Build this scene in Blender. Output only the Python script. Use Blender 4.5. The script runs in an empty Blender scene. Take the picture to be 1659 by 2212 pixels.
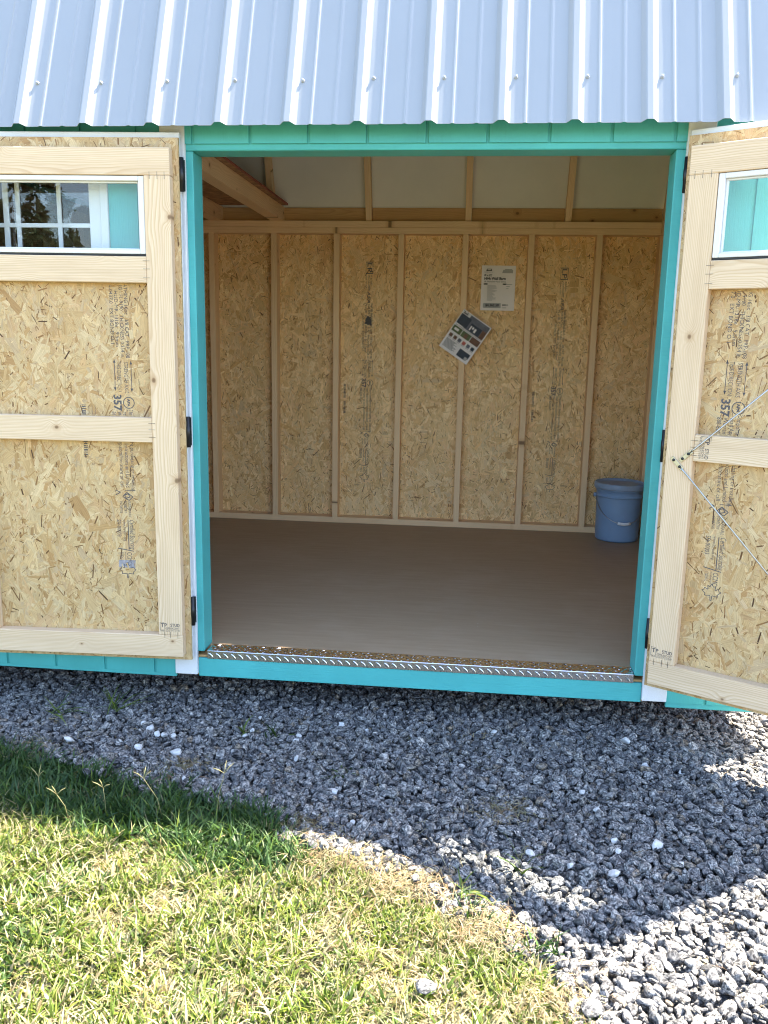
import bpy, bmesh, math, random
import numpy as np
from mathutils import Matrix, Vector, Euler

S = bpy.context.scene
R_ = math.radians
# ------------------------------------------------------------------ camera
cam_d = bpy.data.cameras.new('camera'); cam = bpy.data.objects.new('camera', cam_d)
S.collection.objects.link(cam); S.camera = cam
cam_d.sensor_fit = 'HORIZONTAL'; cam_d.sensor_width = 36.0; cam_d.lens = 36.0 * 1844.9 / 1659
cam_d.clip_start = 0.05; cam_d.clip_end = 600
_r = Vector((0.99414098, 0.10647021, 0.01864934)); _u = Vector((-0.03896948, 0.19210647, 0.98060006))
_f = Vector((-0.10082203, 0.97558147, -0.19513))
cam.matrix_world = Matrix(((_r.x, _u.x, -_f.x, .2909), (_r.y, _u.y, -_f.y, -3.078), (_r.z, _u.z, -_f.z, 1.196), (0, 0, 0, 1)))
# ------------------------------------------------------------------ sky, sun, exposure
SUN = Vector((1.03, .735, 2.11)).normalized()
EL = math.asin(SUN.z); AZ = math.atan2(SUN.x, SUN.y)
W = bpy.data.worlds.new('World'); S.world = W; W.use_nodes = True
nt = W.node_tree; nt.nodes.clear()
sk = nt.nodes.new('ShaderNodeTexSky'); sk.sky_type = 'NISHITA'; sk.sun_disc = False
sk.sun_elevation = EL; sk.sun_rotation = AZ; sk.air_density = 1.0; sk.dust_density = 1.2; sk.ozone_density = 1.0
bg = nt.nodes.new('ShaderNodeBackground'); bg.inputs[1].default_value = 0.115
wo = nt.nodes.new('ShaderNodeOutputWorld')
nt.links.new(sk.outputs[0], bg.inputs[0]); nt.links.new(bg.outputs[0], wo.inputs[0])
sd = bpy.data.lights.new('sun', 'SUN'); sd.energy = 5.0; sd.angle = R_(0.53); sd.color = (1.0, .905, .75)
sun = bpy.data.objects.new('sun', sd); S.collection.objects.link(sun)
sun.rotation_euler = (-SUN).to_track_quat('-Z', 'Y').to_euler(); sun.location = (6, 5, 12)
S.view_settings.view_transform = 'Standard'; S.view_settings.look = 'None'
S.view_settings.exposure = 2.95; S.view_settings.gamma = 1.0
S.view_settings.use_curve_mapping = False
S.render.engine = 'CYCLES'
S.cycles.max_bounces = 10; S.cycles.diffuse_bounces = 6; S.cycles.glossy_bounces = 4
S.cycles.transparent_max_bounces = 12; S.cycles.use_denoising = True
S.cycles.sample_clamp_indirect = 6; S.cycles.filter_width = 1.05
GZ = -.235            # ground level (shed floor = 0)
rng = random.Random(7); nrg = np.random.default_rng(11)

# ------------------------------------------------------------------ material helpers
class NT:
    def __init__(s, name):
        s.m = bpy.data.materials.new(name); s.m.use_nodes = True; s.t = s.m.node_tree; s.t.nodes.clear()
        s.out = s.n('ShaderNodeOutputMaterial'); s.b = s.n('ShaderNodeBsdfPrincipled'); s.l(s.b.outputs[0], s.out.inputs[0])
    def n(s, k, **kw):
        x = s.t.nodes.new(k)
        for a, v in kw.items(): setattr(x, a, v)
        return x
    def l(s, a, b): s.t.links.new(a, b)
    def val(s, sock, v):
        if hasattr(v, 'is_output') or hasattr(v, 'links'): s.l(v, sock)
        else: sock.default_value = v
    def math(s, op, a, b=0.0, c=None):
        x = s.n('ShaderNodeMath', operation=op); s.val(x.inputs[0], a); s.val(x.inputs[1], b)
        if c is not None: s.val(x.inputs[2], c)
        return x.outputs[0]
    def mix(s, f, a, b, mode='MIX'):
        x = s.n('ShaderNodeMix', data_type='RGBA', blend_type=mode); s.val(x.inputs[0], f)
        for i, v in ((6, a), (7, b)):
            if isinstance(v, tuple): v = (*v[:3], 1)
            s.val(x.inputs[i], v)
        return x.outputs[2]
    def ramp(s, f, stops, interp='LINEAR'):
        x = s.n('ShaderNodeValToRGB'); e = x.color_ramp.elements; x.color_ramp.interpolation = interp
        while len(e) < len(stops): e.new(.5)
        for q, (p, c) in zip(e, stops): q.position = p; q.color = (*c, 1) if len(c) == 3 else c
        s.val(x.inputs[0], f); return x.outputs[0]
    def noise(s, vec, scale, detail=3, rough=.5, dist=0.):
        x = s.n('ShaderNodeTexNoise'); x.inputs['Scale'].default_value = scale; x.inputs['Detail'].default_value = detail
        x.inputs['Roughness'].default_value = rough; x.inputs['Distortion'].default_value = dist
        if vec is not None: s.l(vec, x.inputs['Vector'])
        return x.outputs[0]
    def vmul(s, vec, v):
        x = s.n('ShaderNodeVectorMath', operation='MULTIPLY'); s.l(vec, x.inputs[0]); x.inputs[1].default_value = v; return x.outputs[0]
    def vadd(s, a, b):
        x = s.n('ShaderNodeVectorMath', operation='ADD'); s.l(a, x.inputs[0]); s.val(x.inputs[1], b); return x.outputs[0]
    def comb(s, x, y, z):
        c = s.n('ShaderNodeCombineXYZ')
        for i, v in enumerate((x, y, z)): s.val(c.inputs[i], v)
        return c.outputs[0]
    def sep(s, v):
        c = s.n('ShaderNodeSeparateXYZ'); s.l(v, c.inputs[0]); return c.outputs
    def obj(s): return s.n('ShaderNodeTexCoord').outputs['Object']
    def rand(s): return s.n('ShaderNodeObjectInfo').outputs['Random']
    def attr(s, name, kind='Color'):
        x = s.n('ShaderNodeAttribute'); x.attribute_name = name; return x.outputs[kind]
    def bump(s, h, strength=.3, dist=.002):
        x = s.n('ShaderNodeBump'); x.inputs['Strength'].default_value = strength; x.inputs['Distance'].default_value = dist
        s.l(h, x.inputs['Height']); s.l(x.outputs[0], s.b.inputs['Normal'])
    def set(s, col=None, rough=.6, metal=0., spec=.5):
        if col is not None:
            if isinstance(col, tuple): col = (*col[:3], 1)
            s.val(s.b.inputs['Base Color'], col)
        s.val(s.b.inputs['Roughness'], rough); s.val(s.b.inputs['Metallic'], metal)
        s.b.inputs['Specular IOR Level'].default_value = spec
        return s.m

def mat_pine(name, a, b, knot=(.13, .065, .025), kn=1.0):
    q = NT(name); o = q.obj(); rd = q.rand()
    x, y, z = q.sep(o)
    r1 = q.math('FRACT', q.math('MULTIPLY', rd, 17.3)); r2 = q.math('FRACT', q.math('MULTIPLY', rd, 41.7)); r3 = q.math('FRACT', q.math('MULTIPLY', rd, 91.1))
    # knots: cylinders through the board thickness
    kv = q.comb(q.math('ADD', q.math('MULTIPLY', x, 5.2), q.math('MULTIPLY', rd, 300)), q.math('ADD', q.math('MULTIPLY', y, 6.6), q.math('MULTIPLY', r1, 50)), 0.)
    vo = q.n('ShaderNodeTexVoronoi', voronoi_dimensions='2D'); vo.inputs['Scale'].default_value = 1; q.l(kv, vo.inputs['Vector'])
    vc = q.sep(vo.outputs['Color'])
    d = vo.outputs['Distance']
    size = q.math('ADD', .022, q.math('MULTIPLY', vc[0], .055))
    size = q.math('MULTIPLY', size, q.math('GREATER_THAN', vc[1], .42))
    dn = q.math('ADD', d, q.math('MULTIPLY', q.math('SUBTRACT', q.noise(o, 60, 2), .5), .022))
    k = q.math('DIVIDE', dn, q.math('MAXIMUM', size, .001))
    kcore = q.ramp(k, [(0, (1, 1, 1)), (.55, (.8, .8, .8)), (.8, (.35, .35, .35)), (1., (0, 0, 0))])
    swirl = q.math('MULTIPLY', q.math('POWER', 2.718, q.math('MULTIPLY', q.math('MULTIPLY', d, d), -40.)), q.math('MULTIPLY', size, .42))
    # growth rings of the log the board was sawn from
    w1 = q.noise(q.comb(q.math('MULTIPLY', x, .9), q.math('MULTIPLY', y, 3.), q.math('MULTIPLY', rd, 60)), 1.6, 3, .55)
    wob = q.math('MULTIPLY', q.math('SUBTRACT', w1, .5), .05)
    yy = q.math('ADD', q.math('ADD', y, q.math('MULTIPLY', q.math('SUBTRACT', r1, .5), .16)), q.math('ADD', q.math('MULTIPLY', x, q.math('MULTIPLY', q.math('SUBTRACT', r3, .5), .03)), swirl))
    zz = q.math('ADD', q.math('ADD', z, q.math('ADD', .035, q.math('MULTIPLY', r2, .05))), wob)
    rr = q.math('SQRT', q.math('ADD', q.math('MULTIPLY', yy, yy), q.math('MULTIPLY', zz, zz)))
    ring = q.math('FRACT', q.math('MULTIPLY', rr, 210))
    ringc = q.ramp(ring, [(0, (0, 0, 0)), (.45, (.2, .2, .2)), (.85, (1, 1, 1)), (1, (.1, .1, .1))])
    fib = q.noise(q.comb(q.math('MULTIPLY', x, 9), q.math('MULTIPLY', y, 420), q.math('ADD', q.math('MULTIPLY', z, 420), q.math('MULTIPLY', rd, 99))), 1, 3, .6)
    tone = q.noise(q.comb(q.math('ADD', q.math('MULTIPLY', x, 1.7), q.math('MULTIPLY', rd, 77)), q.math('MULTIPLY', y, 14), z), 1, 3, .6)
    c = q.mix(q.math('MULTIPLY', ringc, .9), a, b)
    c = q.mix(q.ramp(fib, [(.35, (0, 0, 0)), (.75, (.35, .35, .35))]), c, tuple(v * .62 for v in b))
    c = q.mix(q.ramp(tone, [(.45, (0, 0, 0)), (.75, (.45, .45, .45))]), c, tuple(v * .82 for v in b))
    c = q.mix(q.math('MULTIPLY', r2, .3), c, (a[0] * 1.02, a[1] * .9, a[2] * .8))
    ko = q.ramp(k, [(0, (1, 1, 1)), (1.0, (.75, .75, .75)), (1.9, (0, 0, 0))]) if False else None
    halo = q.ramp(q.math('MULTIPLY', k, .4), [(0, (.6, .6, .6)), (.45, (.45, .45, .45)), (1, (0, 0, 0))])
    c = q.mix(halo, c, (a[0] * .62, a[1] * .47, a[2] * .34))
    c = q.mix(q.math('MULTIPLY', kcore, .85 * kn), c, knot)
    q.bump(q.math('ADD', fib, q.math('MULTIPLY', ringc, .4)), .25, .0006)
    return q.set(c, .62, 0, .35)

def mat_simple(name, col, rough=.6, metal=0., spec=.5, var=.12, scale=9., bump=0., bscale=300.):
    q = NT(name); o = q.obj()
    n = q.noise(o, scale, 5, .6)
    c = q.mix(q.ramp(n, [(.3, (0, 0, 0)), (.7, (1, 1, 1))]), tuple(v * (1 - var) for v in col), tuple(min(1, v * (1 + var)) for v in col))
    if bump: q.bump(q.noise(o, bscale, 3), bump, .001)
    return q.set(c, rough, metal, spec)

def mat_paint(name, col, worn=None, axis='z'):
    q = NT(name); o = q.obj(); x, y, z = q.sep(o)
    g = q.noise(q.comb(q.math('MULTIPLY', x, 60 if axis == 'z' else 5), q.math('MULTIPLY', y, 60), q.math('MULTIPLY', z, 5 if axis == 'z' else 60)), 3, 4, .65)
    big = q.noise(o, 3.5, 4, .6)
    c = q.mix(q.ramp(big, [(.3, (0, 0, 0)), (.7, (1, 1, 1))]), tuple(v * .9 for v in col), tuple(v * 1.08 for v in col))
    c = q.mix(q.ramp(g, [(.55, (0, 0, 0)), (.8, (.35, .35, .35))]), c, tuple(v * .7 for v in col))
    if worn:
        m = q.noise(o, 34, 5, .7)
        m2 = q.noise(o, 4.2, 2, .5)
        f = q.math('MULTIPLY', q.math('GREATER_THAN', m, .70), q.math('GREATER_THAN', m2, .53))
        c = q.mix(q.math('MULTIPLY', f, .55), c, worn)
    q.bump(g, .6, .0016)
    return q.set(c, .48, 0, .4)

def mat_glass(name, tint=.93, k=1.25):
    q = NT(name); q.t.nodes.remove(q.b)
    tr = q.n('ShaderNodeBsdfTransparent'); tr.inputs[0].default_value = (tint, tint * 1.02, tint * 1.02, 1)
    gl = q.n('ShaderNodeBsdfGlossy'); gl.inputs['Roughness'].default_value = .004
    fr = q.n('ShaderNodeFresnel'); fr.inputs[0].default_value = 1.55
    mx = q.n('ShaderNodeMixShader'); ge = q.n('ShaderNodeNewGeometry'); q.l(q.math('MULTIPLY', q.math('MULTIPLY', fr.outputs[0], k), q.math('SUBTRACT', 1.0, ge.outputs['Backfacing'])), mx.inputs[0]); q.l(tr.outputs[0], mx.inputs[1]); q.l(gl.outputs[0], mx.inputs[2])
    q.l(mx.outputs[0], q.out.inputs[0]); return q.m

def mat_strand(name):
    q = NT(name); c = q.attr('Col'); fv = q.attr('fuv', 'Vector')
    x, y, z = q.sep(fv)
    fib = q.noise(q.comb(q.math('MULTIPLY', x, 22), q.math('MULTIPLY', y, 560), q.math('MULTIPLY', z, 50)), 1, 3, .6)
    c2 = q.mix(1.0, c, q.ramp(fib, [(.25, (.66, .62, .56)), (.6, (1.06, 1.06, 1.06))]), 'MULTIPLY')
    sp = q.noise(fv, 260, 2)
    c2 = q.mix(q.ramp(sp, [(.66, (0, 0, 0)), (.76, (.5, .5, .5))]), c2, (.26, .15, .06))
    q.bump(fib, .3, .0005)
    return q.set(c2, .55, 0, .4)

def mat_stone(name):
    q = NT(name); o = q.obj(); rd = q.rand()
    off = q.comb(q.math('MULTIPLY', rd, 91.), q.math('MULTIPLY', rd, 37.), q.math('MULTIPLY', rd, 13.))
    v = q.vadd(q.vmul(o, (1, 1, 1.9)), off)
    n1 = q.noise(v, 3.9, 6, .76, .6); n2 = q.noise(v, 1.6, 3, .6)
    spk = q.ramp(n1, [(.42, (.022, .026, .034)), (.475, (.13, .137, .155)), (.53, (.46, .465, .475)), (.60, (.92, .91, .89))])
    base = q.ramp(rd, [(0, (.62, .62, .64)), (.14, (.30, .31, .34)), (.30, (.85, .85, .86)), (.55, (.66, .67, .70)), (.72, (1.0, 1.0, 1.0)), (.86, (.8, .76, .70)), (.93, (.75, .62, .48)), (.965, (1.25, 1.22, 1.18))], 'CONSTANT')
    c = q.mix(1.0, q.mix(1.0, spk, base, 'MULTIPLY'), (.535, .505, .465), 'MULTIPLY')
    c = q.mix(q.ramp(n2, [(.45, (0, 0, 0)), (.75, (.4, .4, .4))]), c, (.34, .335, .33))
    q.bump(n1, .22, .2)
    return q.set(c, .82, 0, .3)

def mat_blade(name):
    q = NT(name); c = q.attr('Col'); rd = q.rand()
    c = q.mix(1.0, c, q.ramp(rd, [(0, (.50, .58, .45)), (.5, (.95, .95, .95)), (1, (1.25, 1.15, 1.0))]), 'MULTIPLY')
    q.set(c, .5, 0, .3)
    tl = q.n('ShaderNodeBsdfTranslucent'); q.l(q.mix(1.0, c, (1.0, 1.05, .6), 'MULTIPLY'), tl.inputs[0])
    mx = q.n('ShaderNodeMixShader'); mx.inputs[0].default_value = .27; q.l(q.b.outputs[0], mx.inputs[1]); q.l(tl.outputs[0], mx.inputs[2])
    q.l(mx.outputs[0], q.out.inputs[0]); return q.m

M = {}
M['pine'] = mat_pine('pine_lumber', (.73, .58, .40), (.54, .37, .21))
M['stud'] = mat_pine('stud_lumber', (.90, .655, .40), (.76, .50, .265))
M['rim'] = mat_pine('rim_lumber', (.62, .38, .17), (.50, .28, .11))
M['teal'] = mat_paint('teal_paint', (.066, .385, .378))
M['teal_worn'] = mat_paint('teal_paint_scuffed', (.066, .375, .37), (.02, .18, .20))
M['teal_h'] = mat_paint('teal_paint_flat_grain', (.066, .385, .378), None, 'x')
M['white'] = mat_paint('white_trim_paint', (.66, .67, .69))
M['vinyl'] = mat_simple('white_vinyl', (.66, .67, .68), .35, var=.02)
M['metal'] = mat_simple('white_roof_metal', (.285, .30, .315), .18, 0, .5, .02, 3.)
M['liner'] = mat_simple('roof_liner', (.80, .76, .69), .7, 0, .2, .05, 2.5)
M['osb'] = mat_simple('osb_core', (.50, .37, .19), .75, 0, .3, .35, 60., .6, 120.)
M['strand'] = mat_strand('wood_strand')
M['loft'] = mat_simple('loft_osb', (.36, .20, .10), .75, 0, .3, .45, 22., .5, 80.)
M['red'] = mat_simple('red_sealed_edge', (.33, .09, .055), .7, var=.2, scale=40)
M['black'] = mat_simple('black_hinge', (.012, .012, .014), .45, .0, .5, .1)
M['ink'] = mat_simple('stamp_ink', (.085, .078, .08), .8, var=.5, scale=400)
M['inkp'] = mat_simple('print_ink', (.03, .03, .035), .7, var=.05)
M['paper'] = mat_simple('paper', (.86, .80, .80), .75, var=.02)
M['greyp'] = mat_simple('print_grey', (.42, .41, .41), .75, var=.04)
M['navy'] = mat_simple('print_navy', (.025, .035, .06), .6, var=.25, scale=60)
M['slate'] = mat_simple('print_slate', (.13, .13, .17), .6, var=.3, scale=40)
M['redp'] = mat_simple('print_red', (.50, .12, .09), .6, var=.15, scale=60)
M['brownp'] = mat_simple('print_brown', (.16, .07, .04), .6, var=.5, scale=90)
M['greenp'] = mat_simple('print_green', (.10, .13, .05), .6, var=.4, scale=90)
M['zinc'] = mat_simple('zinc_rod', (.48, .50, .52), .28, 1., .5, .06, 30)
M['brass'] = mat_simple('yellow_zinc', (.50, .46, .32), .42, .7, .5, .1, 60)
M['diamond'] = mat_simple('diamond_plate', (.80, .80, .81), .24, 1., .5, .06, 20)
M['staple'] = mat_simple('staple_wire', (.20, .17, .14), .45, .6)
M['bucket'] = mat_simple('bucket_plastic', (.22, .34, .52), .42, 0, .45, .05)
M['lid'] = mat_simple('bucket_lid_plastic', (.27, .36, .49), .5, 0, .4, .12, 14)
M['grip'] = mat_simple('grip_plastic', (.86, .87, .90), .4)
M['bark'] = mat_simple('bark', (.07, .05, .035), .9, var=.4, scale=20)
M['needle'] = mat_simple('needles', (.018, .04, .012), .8, var=.35, scale=3)
M['glass'] = mat_glass('window_glass'); M['glass_dark'] = mat_glass('dimmed_window_glass', .50, 1.7)  # second glass: darkness of the room behind put into the pane colour
M['stone'] = mat_stone('granite_gravel')
M['quartz'] = mat_simple('white_quartz', (.50, .49, .475), .75, 0, .3, .25, 3., .4, 14.)
M['blade'] = mat_blade('grass_blade')
M['deck'] = None
q = NT('plywood_floor'); o = q.obj(); x, y, z = q.sep(o)
g = q.noise(q.comb(q.math('MULTIPLY', x, 2.2), q.math('MULTIPLY', y, 26), 0.), 1.6, 5, .65); dust = q.noise(o, 2.1, 5, .65)
c = q.mix(q.ramp(g, [(.3, (0, 0, 0)), (.7, (1, 1, 1))]), (.35, .237, .140), (.415, .29, .18))
c = q.mix(q.ramp(dust, [(.5, (0, 0, 0)), (.8, (.45, .45, .45))]), c, (.48, .36, .25))
fl = q.noise(o, 62, 2, .5); c = q.mix(q.math('MULTIPLY', q.math('GREATER_THAN', fl, .765), .5), c, (.5, .44, .36))
q.bump(g, .2, .001); M['deck'] = q.set(c, .55, 0, .4)
q = NT('lawn_soil'); o = q.obj(); n = q.noise(o, 6, 6, .7); n2 = q.noise(o, 90, 4, .7)
c = q.mix(q.ramp(n, [(.35, (0, 0, 0)), (.65, (1, 1, 1))]), (.13, .125, .05), (.23, .19, .10)); c = q.mix(n2, c, (.09, .085, .035))
q.bump(n2, .8, .01); M['soil'] = q.set(c, .95, 0, .1)
q = NT('gravel_dust'); o = q.obj(); n = q.noise(o, 130, 5, .75); n2 = q.noise(o, 5, 4, .6)
c = q.ramp(n, [(.35, (.03, .032, .036)), (.55, (.15, .155, .16)), (.7, (.33, .33, .33))]); c = q.mix(q.ramp(n2, [(.55, (0, 0, 0)), (.75, (.6, .6, .6))]), c, (.17, .13, .09))
q.bump(n, .8, .01); M['dust'] = q.set(c, .95, 0, .1)

# ------------------------------------------------------------------ object helpers
def link(o): S.collection.objects.link(o); return o
def mesh_obj(name, verts, faces, mat, parent=None, mw=None, smooth=False):
    me = bpy.data.meshes.new(name); me.from_pydata([tuple(v) for v in verts], [], [tuple(f) for f in faces])
    me.materials.append(M[mat] if isinstance(mat, str) else mat)
    if smooth: me.polygons.foreach_set('use_smooth', [True] * len(me.polygons))
    me.update(); o = link(bpy.data.objects.new(name, me))
    if parent is not None: o.parent = parent
    if mw is not None: o.matrix_basis = mw
    return o
def empty(name, loc=(0, 0, 0)):
    o = link(bpy.data.objects.new(name, None)); o.location = loc; o.empty_display_size = .1; return o
def tag(o, label=None, cat=None, group=None, kind=None):
    if label: o['label'] = label
    if cat: o['category'] = cat
    if group: o['group'] = group
    if kind: o['kind'] = kind
    return o
def box_mesh(sx, sy, sz, bev):
    bm = bmesh.new(); bmesh.ops.create_cube(bm, size=1)
    for v in bm.verts: v.co = (v.co.x * sx, v.co.y * sy, v.co.z * sz)
    if bev: bmesh.ops.bevel(bm, geom=bm.edges[:], offset=min(bev, .4 * min(sx, sy, sz)), segments=1, affect='EDGES')
    return bm
def frame(ex, ey, c):
    ex = Vector(ex).normalized(); ey = Vector(ey).normalized(); ez = ex.cross(ey)
    return Matrix(((ex.x, ey.x, ez.x, c[0]), (ex.y, ey.y, ez.y, c[1]), (ex.z, ey.z, ez.z, c[2]), (0, 0, 0, 1)))
def board(name, lo, hi, mat, parent=None, bev=.0015, long=None):
    """axis-aligned board between two corners; its mesh runs lengthwise along local X, width along local Y"""
    lo = Vector(lo); hi = Vector(hi); c = (lo + hi) / 2; d = hi - lo
    ax = sorted(range(3), key=lambda i: -d[i])
    e = [Vector((1, 0, 0)), Vector((0, 1, 0)), Vector((0, 0, 1))]
    ex, ey = e[ax[0]], e[ax[1]]; ez = ex.cross(ey)
    bm = box_mesh(d[ax[0]], d[ax[1]], d[ax[2]], bev)
    me = bpy.data.meshes.new(name); bm.to_mesh(me); bm.free(); me.materials.append(M[mat] if isinstance(mat, str) else mat)
    o = link(bpy.data.objects.new(name, me)); o.parent = parent; o.matrix_basis = frame(ex, ey, c)
    return o
def board_dir(name, a, b, width, thick, wdir, mat, parent=None, bev=.0015):
    a = Vector(a); b = Vector(b); ex = (b - a).normalized(); ey = Vector(wdir); ey = (ey - ex * ey.dot(ex)).normalized()
    bm = box_mesh((b - a).length, width, thick, bev); me = bpy.data.meshes.new(name); bm.to_mesh(me); bm.free(); me.materials.append(M[mat])
    o = link(bpy.data.objects.new(name, me)); o.parent = parent; o.matrix_basis = frame(ex, ey, (a + b) / 2); return o
def tube(name, pts, rad, mat, parent=None, seg=8, cap=True):
    pts = [Vector(p) for p in pts]; V = []; Fc = []
    for i, p in enumerate(pts):
        t = (pts[min(i + 1, len(pts) - 1)] - pts[max(i - 1, 0)]).normalized()
        a = t.orthogonal().normalized() if i == 0 else (a - t * a.dot(t)).normalized(); b = t.cross(a)
        rr = rad[i] if isinstance(rad, (list, tuple)) else rad
        for k in range(seg):
            an = 2 * math.pi * k / seg; V.append(p + a * rr * math.cos(an) + b * rr * math.sin(an))
    for i in range(len(pts) - 1):
        for k in range(seg): Fc.append((i * seg + k, i * seg + (k + 1) % seg, (i + 1) * seg + (k + 1) % seg, (i + 1) * seg + k))
    if cap: Fc.append(tuple(range(seg))[::-1]); Fc.append(tuple(range((len(pts) - 1) * seg, len(pts) * seg)))
    return mesh_obj(name, V, Fc, mat, parent, smooth=True)
def lathe(name, prof, mat, parent=None, seg=48, loc=(0, 0, 0)):
    V = []; Fc = []
    for r, z in prof:
        for k in range(seg): V.append((r * math.cos(2 * math.pi * k / seg), r * math.sin(2 * math.pi * k / seg), z))
    for i in range(len(prof) - 1):
        for k in range(seg): Fc.append((i * seg + k, i * seg + (k + 1) % seg, (i + 1) * seg + (k + 1) % seg, (i + 1) * seg + k))
    o = mesh_obj(name, V, Fc, mat, parent, smooth=True); o.location = loc; return o

# ---- lettering: built-in font turned into flat mesh, laid in a plane (right vector, up vector, origin)
def text_geo(s, size, align='LEFT', bold=0., shear=0.):
    cu = bpy.data.curves.new('lettering', 'FONT'); cu.body = s; cu.size = size; cu.align_x = align; cu.offset = bold; cu.shear = shear
    cu.resolution_u = 2; cu.fill_mode = 'FRONT'
    ob = bpy.data.objects.new('lettering', cu); link(ob)
    dg = bpy.context.evaluated_depsgraph_get(); me = bpy.data.meshes.new_from_object(ob.evaluated_get(dg))
    v = [(p.co.x, p.co.y) for p in me.vertices]; f = [tuple(p.vertices) for p in me.polygons]
    bpy.data.objects.remove(ob); bpy.data.curves.remove(cu); bpy.data.meshes.remove(me)
    return v, f
def warp(b):
    if b > -.066: return b
    if b > -.098: return -.066 + (b + .066) * .03
    return -.067 + (b + .098) * .7825 if b > -.475 else -.362 + (b + .475) * .8216
class Flat:
    """collects flat print in plane coordinates (a to the right, b up)"""
    def __init__(s): s.v = []; s.f = []
    def add(s, v, f): n = len(s.v); s.v += v; s.f += [tuple(i + n for i in q) for q in f]
    def rect(s, a0, b0, a1, b1): s.add([(a0, b0), (a1, b0), (a1, b1), (a0, b1)], [(0, 1, 2, 3)])
    def line(s, p, q, w):
        dx, dy = q[0] - p[0], q[1] - p[1]; L = math.hypot(dx, dy) or 1; nx, ny = -dy / L * w / 2, dx / L * w / 2
        s.add([(p[0] + nx, p[1] + ny), (q[0] + nx, q[1] + ny), (q[0] - nx, q[1] - ny), (p[0] - nx, p[1] - ny)], [(0, 1, 2, 3)])
    def poly(s, pts, w, closed=True):
        n = len(pts)
        for i in range(n if closed else n - 1): s.line(pts[i], pts[(i + 1) % n], w)
    def ring(s, c, r, w, n=20): s.poly([(c[0] + r * math.cos(2 * math.pi * k / n), c[1] + r * math.sin(2 * math.pi * k / n)) for k in range(n)], w)
    def text(s, t, size, at, down=False, width=None, align='LEFT', bold=0., shear=0.):
        v, f = text_geo(t, size, align, bold, shear)
        if width:
            w = max(p[0] for p in v) or 1; v = [(p[0] * width / w, p[1]) for p in v]
        if down: v = [(at[0] + p[1], at[1] - p[0]) for p in v]
        else: v = [(at[0] + p[0], at[1] + p[1]) for p in v]
        s.add([(p[0], warp(p[1])) for p in v] if down else v, f)
    def build(s, name, mat, parent, O, Rv, Uv, clip=None):
        O = Vector(O); Rv = Vector(Rv); Uv = Vector(Uv)
        f = s.f
        if clip:
            a0, b0, a1, b1 = clip
            f = [q for q in f if all(a0 <= s.v[i][0] <= a1 and any(lo <= s.v[i][1] <= hi for lo, hi in b0) for i in q)] if isinstance(b0, list) else f
        return tag(mesh_obj(name, [O + Rv * a + Uv * b for a, b in s.v], f, mat, parent), kind='stuff')

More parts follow.
